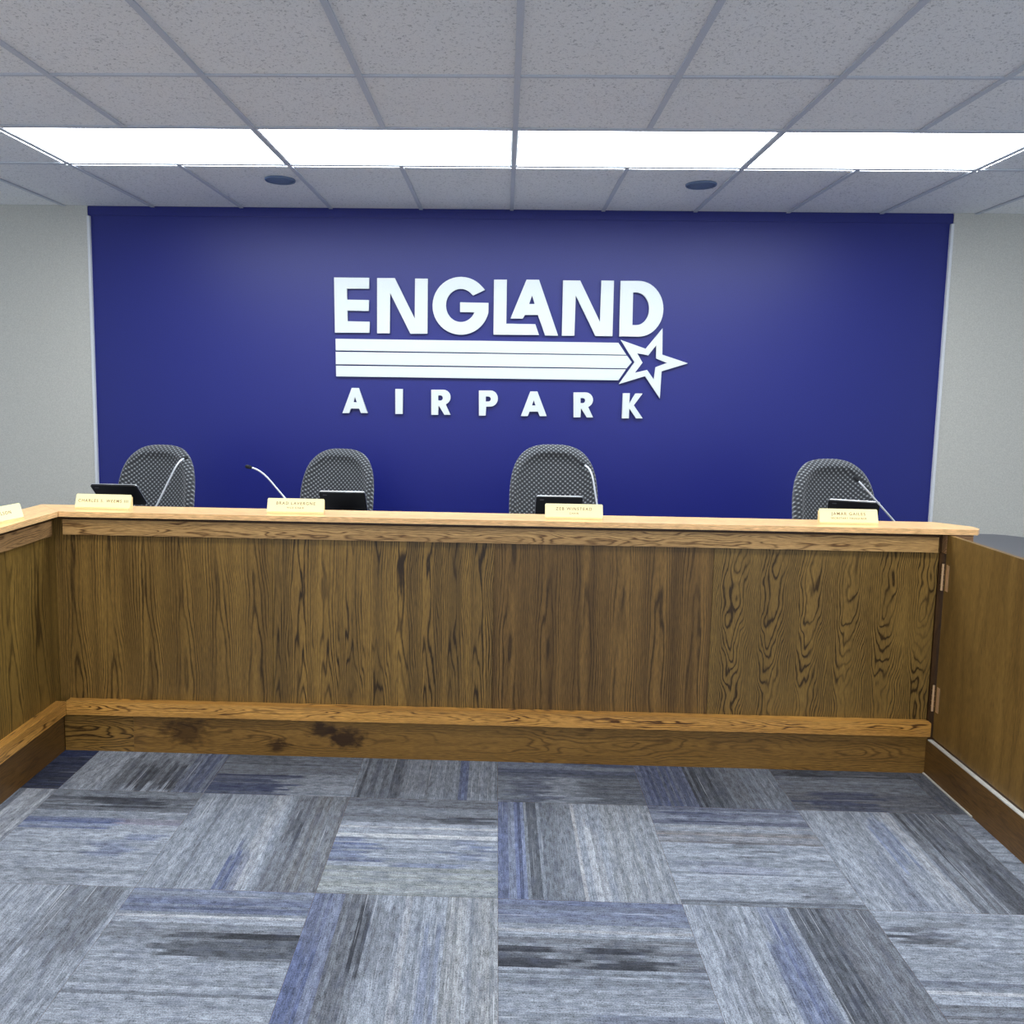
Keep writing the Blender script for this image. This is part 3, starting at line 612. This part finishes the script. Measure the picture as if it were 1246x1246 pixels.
tablet(-1.938, 3.87, 1.170, .82, 0, 'black tablet on a stand behind the leftmost nameplate')
tablet(-.785, 3.93, 1.148, .70, 0, 'black tablet on a stand in front of the second chair from the left')
tablet(.325, 3.90, 1.150, .62, 0, 'black tablet on a stand behind the nameplate reading CHAIR')
tablet(1.80, 3.91, 1.155, .72, -.35, 'black tablet on a stand in front of the rightmost chair')

# ---------------------------------------------------------------- chairs
def chair():
    t = root('office_chair', '', 'chair', 0, 0, PL, 0, 'patterned office chairs behind the counter')
    # local: occupant faces -y; seat at z .47, backrest up to about 1.15
    def pad(z0, z1, w, wt_, y_of, thick, rim, name, inner=False):
        bm = bmesh.new(); NR, NS = 14, 56
        zc, hz = (z0+z1)/2, (z1-z0)/2
        def outline_pt(a, s):
            c_, s_ = math.cos(a), math.sin(a)
            e = 2/2.9
            x = abs(c_)**e*math.copysign(1, c_); z = abs(s_)**e*math.copysign(1, s_)
            zz = zc+hz*z*s
            ww = w + (wt_-w)*((zz-z0)/(z1-z0))
            return x*ww*s, zz
        def ring(s, side):
            row = []
            for i in range(NS):
                x, z = outline_pt(2*math.pi*i/NS, s)
                row.append(bm.verts.new((x, y_of(x, z)+rim(s, side, x, z), z)))
            return row
        ss = [.12, .3, .5, .66, .76, .82, .86, .90, .94, .97, .99, 1.0]
        front = [ring(s, -1) for s in ss]; back = [ring(s, 1) for s in ss]
        cf = bm.verts.new((0, y_of(0, zc)+rim(0, -1, 0, zc), zc)); cb = bm.verts.new((0, y_of(0, zc)+rim(0, 1, 0, zc), zc))
        for rs, c0 in ((front, cf), (back, cb)):
            for i in range(NS): bm.faces.new((c0, rs[0][i], rs[0][(i+1) % NS]))
            for a, b_ in zip(rs, rs[1:]):
                for i in range(NS): bm.faces.new((a[i], a[(i+1) % NS], b_[(i+1) % NS], b_[i]))
        for i in range(NS): bm.faces.new((front[-1][i], front[-1][(i+1) % NS], back[-1][(i+1) % NS], back[-1][i]))
        return bm
    yo = lambda x, z: -.35*x*x*2.2 + (z-.55)*.17 + .21
    def rim(s, side, x, z):
        edge = math.sqrt(max(0, 1-max(0, (s-.80)/.2)**2))            # rounded rim
        if side < 0:
            bol = -.022*math.exp(-((s-.90)/.07)**2)                    # raised bolster around the face
            return -.030*edge + bol*edge + .012*max(0, 1-s/.8)
        return .045*edge
    bm = pad(.50, 1.15, .258, .246, yo, .05, rim, 'backrest')
    ob('backrest', bm, M['fabric'], t, smooth=True)
    bm = bmesh.new()
    pr = rc(.19, .19, .07, 0, 90, 6)+rc(-.19, .19, .07, 90, 180, 6)+rc(-.19, -.21, .07, 180, 270, 6)+rc(.19, -.21, .07, 270, 360, 6)
    prism(bm, [(a, b_-.03) for a, b_ in pr], .40, .48); ob('seat', bm, M['fabric'], t, bevel=.022, smooth=True)
    bm = bmesh.new(); tube(bm, [(0, .12, .385), (0, .26, .40), (0, .285, .50), (0, .30, .66)], [.02, .022, .022, .018], 10); ob('back_support', bm, M['black'], t, smooth=True)
    for s in (-1, 1):
        bm = bmesh.new(); tube(bm, [(s*.22, -.02, .395), (s*.275, -.02, .43), (s*.285, -.02, .60), (s*.285, .0, .655)], .014, 10)
        box(bm, s*.285-.03, s*.285+.03, -.16, .10, .655, .685); ob('armrest', bm, M['black'], t)
    bm = bmesh.new(); tube(bm, [(0, 0, .11), (0, 0, .395)], .028, 16); box(bm, -.1, .1, -.1, .12, .383, .399); ob('gas_column', bm, M['black'], t)
    bm = bmesh.new()
    for k in range(5):
        a = 2*math.pi*k/5+.3; c_, s_ = math.cos(a), math.sin(a)
        tube(bm, [(.02*c_, .02*s_, .105), (.16*c_, .16*s_, .095), (.29*c_, .29*s_, .072)], [.026, .02, .014], 8)
    b0 = ob('star_base', bm, M['black'], t)
    for k in range(5):
        a = 2*math.pi*k/5+.3; c_, s_ = math.cos(a), math.sin(a)
        bm = bmesh.new(); tube(bm, [(.29*c_-.024*s_, .29*s_+.024*c_, .027), (.29*c_+.024*s_, .29*s_-.024*c_, .027)], .027, 16); ob('caster', bm, M['black'], b0)
    return t
c0 = chair()
# target back-rest centre x, depth, yaw, height offset of the gas lift
CH = [(-2.005, 4.62, -.18, -.025, 'grey and black patterned office chair, leftmost, beside the grey wall'),
      (-.960, 4.84, -.30, -.047, 'grey and black patterned office chair behind the second tablet, left of centre'),
      (.325, 4.45, .06, .031, 'grey and black patterned office chair right of centre, behind the CHAIR nameplate'),
      (1.860, 4.38, .20, -.017, 'grey and black patterned office chair, rightmost, low behind the counter')]
made = []
for i, (x, y, rz, dz, lab) in enumerate(CH):
    rx, ry = x+.30*math.sin(rz), y-.30*math.cos(rz)
    if i == 0:
        c0.location = (rx*CR-ry*SR, rx*SR+ry*CR, PL); c0.rotation_euler = (0, 0, rz+ROT); c0['label'] = lab; made.append((c0, dz))
    else: made.append((copy_thing(c0, rx, ry, PL, rz, lab), dz))
for c_, dz in made:
    for ch in c_.children:
        if ch.name.split('.')[0] in ('seat', 'backrest', 'back_support', 'armrest'): ch.location.z = dz

# ---------------------------------------------------------------- camera, world, view
cam = bpy.data.cameras.new('camera'); co = bpy.data.objects.new('camera', cam); COL.objects.link(co)
r_, u_, f_ = (Vector(v) for v in ((0.9993151508, 0.0332712186, 0.0161943002), (-0.0194046321, 0.0985519064, 0.9949427029), (-0.0315069770, 0.9945755616, -0.0991300290)))
co.matrix_world = Matrix(((r_.x, u_.x, -f_.x, 0), (r_.y, u_.y, -f_.y, 0), (r_.z, u_.z, -f_.z, 1.69058), (0, 0, 0, 1)))
cam.sensor_width = 36; cam.lens = 946.581/1246*36
cam.shift_x = (623-581.642)/1246; cam.shift_y = (565.4-623)/1246
cam.clip_start = .05
S.camera = co
w = bpy.data.worlds.new('world'); S.world = w; w.use_nodes = True
w.node_tree.nodes['Background'].inputs[0].default_value = (.50, .57, .67, 1); w.node_tree.nodes['Background'].inputs[1].default_value = WORLD_P
S.view_settings.view_transform = 'Standard'; S.view_settings.look = 'None'; S.view_settings.gamma = 1
S.view_settings.exposure = EXPOSURE; S.view_settings.use_curve_mapping = False
